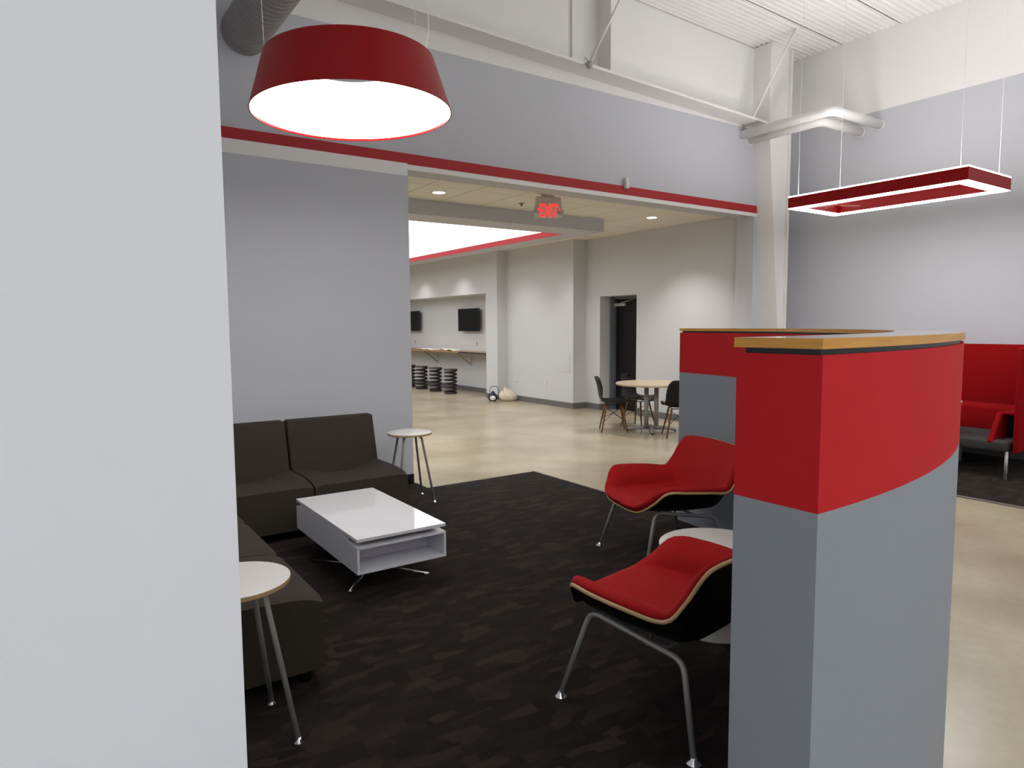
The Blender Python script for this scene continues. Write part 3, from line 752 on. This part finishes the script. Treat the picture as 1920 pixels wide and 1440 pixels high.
# bags by the pier
def blob(rx, ry, rz, fn, nu=22, nv=12):
    v, f = [], []
    for j in range(nv + 1):
        ph = PI * j / nv
        for i in range(nu):
            th = 2 * PI * i / nu; x, y_, z = rx * math.sin(ph) * math.cos(th), ry * math.sin(ph) * math.sin(th), rz * (1 - math.cos(ph)) / 2
            v.append(fn(x, y_, z, th, ph))
    for j in range(nv):
        for i in range(nu): f.append((j * nu + i, j * nu + (i + 1) % nu, (j + 1) * nu + (i + 1) % nu, (j + 1) * nu + i))
    return v, f
def crumple(sk, top):
    def fn(x, y_, z, th, ph):
        k = z / top; w_ = 1 + 0.16 * math.sin(4 * th + 3 * k) + 0.09 * math.sin(9 * th + 9 * k)
        s = 1.2 - 0.92 * k
        return (x * w_ * s + sk * k, y_ * w_ * s, max(0.0, z - 0.01 * (k < .1)))
    return fn
bg = thing('tote_bag', 'cream canvas tote bag slumped on the floor by the pier', 'bag', (8.0, 11.83, 0))
bz = math.radians(-34); bg.rotation_euler = (0, 0, bz)
obj('bag_body', blob(.20, .12, .29, crumple(-.08, .29)), 'tote', bg, True)
obj('bag_handle', tube([(-.13, -.03, .22), (-.17, -.05, .30), (-.10, -.05, .33), (-.05, -.03, .27)], .008, 6), 'tote', bg, True)
nb = thing('backpack', 'small navy blue bag leaning beside the cream tote', 'bag', (7.73, 12.05, 0), bz)
obj('bag_body', blob(.10, .10, .22, crumple(.0, .22)), 'navy', nb, True)
obj('wire_handle', tube(round_corners([(-.08, 0, .12), (-.05, 0, .31), (.10, 0, .31), (.12, 0, .14)], .05), .006, 6), 'black_plastic', nb, True)
obj('front_pocket', blob(.06, .03, .10, lambda x, y_, z, th, ph: (x, y_ - .10, z + .02)), 'paper', nb, True)

# wall plates
def plate(label, loc, w_=.08, h=.12, dev=None):
    o = thing('wall_outlet', label, 'outlet', loc, 0, 'wall outlets in the far room')
    obj('cover_plate', box(-.008, 0, -w_ / 2, w_ / 2, -h / 2, h / 2, .002, 1), 'plate', o)
    obj('receptacle', box(-.012, -.006, -.018, .018, -.038, .038), dev or 'plate', o)
plate('wall outlet with grey insert below the television near the pier', (8.5, 13.93, 1.17), dev='grey_dev')
plate('white wall outlet below the inner corner of the television', (8.5, 14.53, 1.18))
plate('wall outlet with grey insert nearest the grey wall edge', (8.5, 17.2, 1.16), dev='grey_dev')
plate('white wall outlet low above the cream tote bag', (8.19, 11.82, .46))
plate('white wall outlet low in the middle of the projecting wall', (8.19, 10.80, .45))

# ------------------------------------------------------------------ round cafe table and moulded chairs
tt = thing('cafe_table', 'round oak-topped cafe table on twin steel posts in the far room', 'table', (7.40, 7.16, 0))
obj('tabletop', lathe([(0.522, .695), (0.53, .70), (0.53, .72), (0.526, .725), (0, .725)], 64), ['table_oak'], tt, 'auto')
for s in (-1, 1):
    obj('post', tube([(s * .062, -s * .042, .05), (s * .062, -s * .042, .695)], .035, 12), 'steel', tt, True)
for k in range(4):
    a = math.radians(47 + 90 * k); c, s = math.cos(a), math.sin(a)
    l = obj('foot', tube([(0, 0, .058), (.2 * c, .2 * s, .05), (.36 * c, .36 * s, .028)], [.03, .026, .016], 8), 'steel', tt, True)
    obj('glide', lathe([(.018, 0.0), (.018, .018)], 12, .35 * c, .35 * s), 'black_plastic', l)
def shell_chair():
    t = thing('shell_chair', 'x', 'chair', (0, 0, 0), 0, 'black moulded shell chairs')
    prof = [(.235, .415, .19), (.215, .437, .205), (.16, .445, .218), (.06, .432, .226), (-.05, .420, .228), (-.14, .425, .226), (-.195, .455, .222), (-.225, .52, .215), (-.24, .60, .208), (-.255, .68, .198), (-.275, .755, .178), (-.29, .80, .14), (-.297, .815, .09)]
    nw = 10; v, f = [], []
    for i, (x, z, hw_) in enumerate(prof):
        for j in range(nw + 1):
            a = -1 + 2 * j / nw; e = a * a
            kk = min(1, max(0, (z - .43) / .2)) if i > 5 else 0
            vx = x + e * (0.06 * kk) ; vz = z + e * (0.045 * (1 - kk) if i > 1 else .01)
            v.append((vx, hw_ * a, vz))
    n = nw + 1
    for i in range(len(prof) - 1):
        for j in range(nw): f.append((i * n + j, (i + 1) * n + j, (i + 1) * n + j + 1, i * n + j + 1))
    o = obj('shell', (v, f), 'black_plastic', t, True)
    md = o.modifiers.new('thick', 'SOLIDIFY'); md.thickness = .008; md.offset = 0
    for sx in (-1, 1):
        for sy in (-1, 1):
            l = obj('leg', tube([(sx * .19 - .01, sy * .195, .0), (sx * .125 - .01, sy * .125, .34), (sx * .115 - .01, sy * .115, .40)], [.009, .015, .013], 8), 'dowel', t, True)
    for a, b in (((.125, .125), (-.155, -.165)), ((.125, -.125), (-.155, .165)), ((-.145, .125), (.135, -.165)), ((-.145, -.125), (.135, .165))):
        obj('wire_strut', tube([(a[0], a[1], .37), (b[0], b[1], .17)], .004, 6), 'wire', t, True)
    obj('mount_frame', tube([(.11, .11, .405), (.11, -.11, .405), (-.13, -.11, .405), (-.13, .11, .405), (.11, .11, .405)], .007, 6), 'wire', t, True)
    return t
sc_ = shell_chair()
sc_.location = (6.965, 7.50, 0); sc_.rotation_euler = (0, 0, math.atan2(-.6, .8)); sc_['label'] = 'black shell chair facing the cafe table, beside the dark door recess'
dup(sc_, (7.58, 7.60, 0), math.atan2(-.97, .2), 'black shell chair behind the cafe table')
dup(sc_, (7.36, 6.60, 0), math.atan2(.8, .6), 'black shell chair partly hidden behind the curved partition')

# ------------------------------------------------------------------ far room ceiling devices
def downlight(label, x, y_, power=P_DOWN):
    o = thing('downlight', label, 'ceiling light', (x, y_, ZC), 0, 'round recessed downlights')
    obj('trim_ring', lathe([(.075, 0.0), (.095, -.004), (.095, 0.0)], 32), 'plate', o, 'auto'); obj('lens', lathe([(.074, -.003), (0, -.003)], 32), 'e_down', o)
    d = bpy.data.lights.new('downlight_beam', 'SPOT'); d.energy = power; d.spot_size = math.radians(110); d.spot_blend = 0.8; d.shadow_soft_size = .07; d.color = (1, .97, .93)
    lo_ = bpy.data.objects.new('downlight_beam', d); COL.objects.link(lo_); lo_.location = (x, y_, ZC - .02)
downlight('round recessed downlight near the grey wall edge', 3.98, 7.365)
downlight('round recessed downlight near the far wall corner', 7.57, 7.36, 0.6 * P_DOWN)
for y_ in (9.9, 11.4, 13.6, 15.5):
    d = bpy.data.lights.new('wall_wash_downlight', 'SPOT'); d.energy = P_DOWN * 0.16; d.spot_size = math.radians(100); d.spot_blend = .8; d.shadow_soft_size = .07; d.color = (1, .97, .93)
    lo_ = bpy.data.objects.new('wall_wash_downlight', d); COL.objects.link(lo_); lo_.location = (7.45, y_, ZC - .03)
sd = thing('sprinkler_head', 'small round sprinkler head in the far ceiling beside the exit sign', 'sprinkler', (5.23, 7.42, ZC))
obj('escutcheon', lathe([(.04, 0), (.045, -.008), (.03, -.012)], 20), 'steel', sd, 'auto'); obj('deflector', lathe([(.012, -.012), (.012, -.03), (.025, -.034)], 16), 'grey_dev', sd, 'auto')
ex = thing('exit_sign', 'lit red EXIT sign hanging from the far ceiling', 'sign', (5.15, 6.74, ZC), math.radians(-22))
obj('canopy', lathe([(.085, 0), (.085, -.018), (.06, -.03)], 24), 'exit_body', ex, 'auto')
hb = [(-.15, -.035), (.15, -.035), (.165, -.16), (.185, -.205), (.185, -.27), (.15, -.298), (-.15, -.298), (-.185, -.27), (-.185, -.205), (-.165, -.16)]
def plate_xz(poly, y0, y1):
    n = len(poly); v = [(x, y0, z) for x, z in poly] + [(x, y1, z) for x, z in poly]
    return v, [tuple(range(n)), tuple(range(2 * n - 1, n - 1, -1))] + [(i, n + i, n + (i + 1) % n, (i + 1) % n) for i in range(n)]
obj('housing', plate_xz(hb, -.03, .03), 'exit_body', ex)
obj('clear_rim', tube([(-.185, -.01, -.21), (-.185, -.03, -.275), (-.14, -.045, -.302), (0, -.05, -.308), (.14, -.045, -.302), (.185, -.03, -.275), (.185, -.01, -.21)], .007, 8), 'exit_clear', ex, True)
for s in (-1, 1):
    hl2 = obj('lamp_head', lathe([(0, 0), (.03, .004), (.036, .03), (.0, .04)], 16), 'exit_clear', ex, True); hl2.location = (s * .155, -.045, -.235)
fc = bpy.data.curves.new('exit_text', 'FONT'); fc.body = 'EXIT'; fc.size = .215; fc.extrude = .002; fc.align_x = 'CENTER'; fc.space_character = 0.95; fc.offset = .004
fo = bpy.data.objects.new('exit_text', fc); COL.objects.link(fo); bpy.context.view_layer.update()
tm = bpy.data.meshes.new_from_object(fo.evaluated_get(bpy.context.evaluated_depsgraph_get())); bpy.data.objects.remove(fo, do_unlink=True)
tm.materials.clear(); tm.materials.append(M['e_exit'])
fo = bpy.data.objects.new('lettering', tm); COL.objects.link(fo); fo.parent = ex; fo.location = (0.0, -.034, -.275); fo.rotation_euler = (PI / 2, 0, 0); fo.scale = (.56, 1, 1)
for s in (-1, 1):
    obj('chevron', plate_xz([(s * .128, -.17), (s * .150, -.197), (s * .128, -.224)] if s < 0 else [(s * .128, -.224), (s * .150, -.197), (s * .128, -.17)], -.036, -.030), 'e_exit', ex)
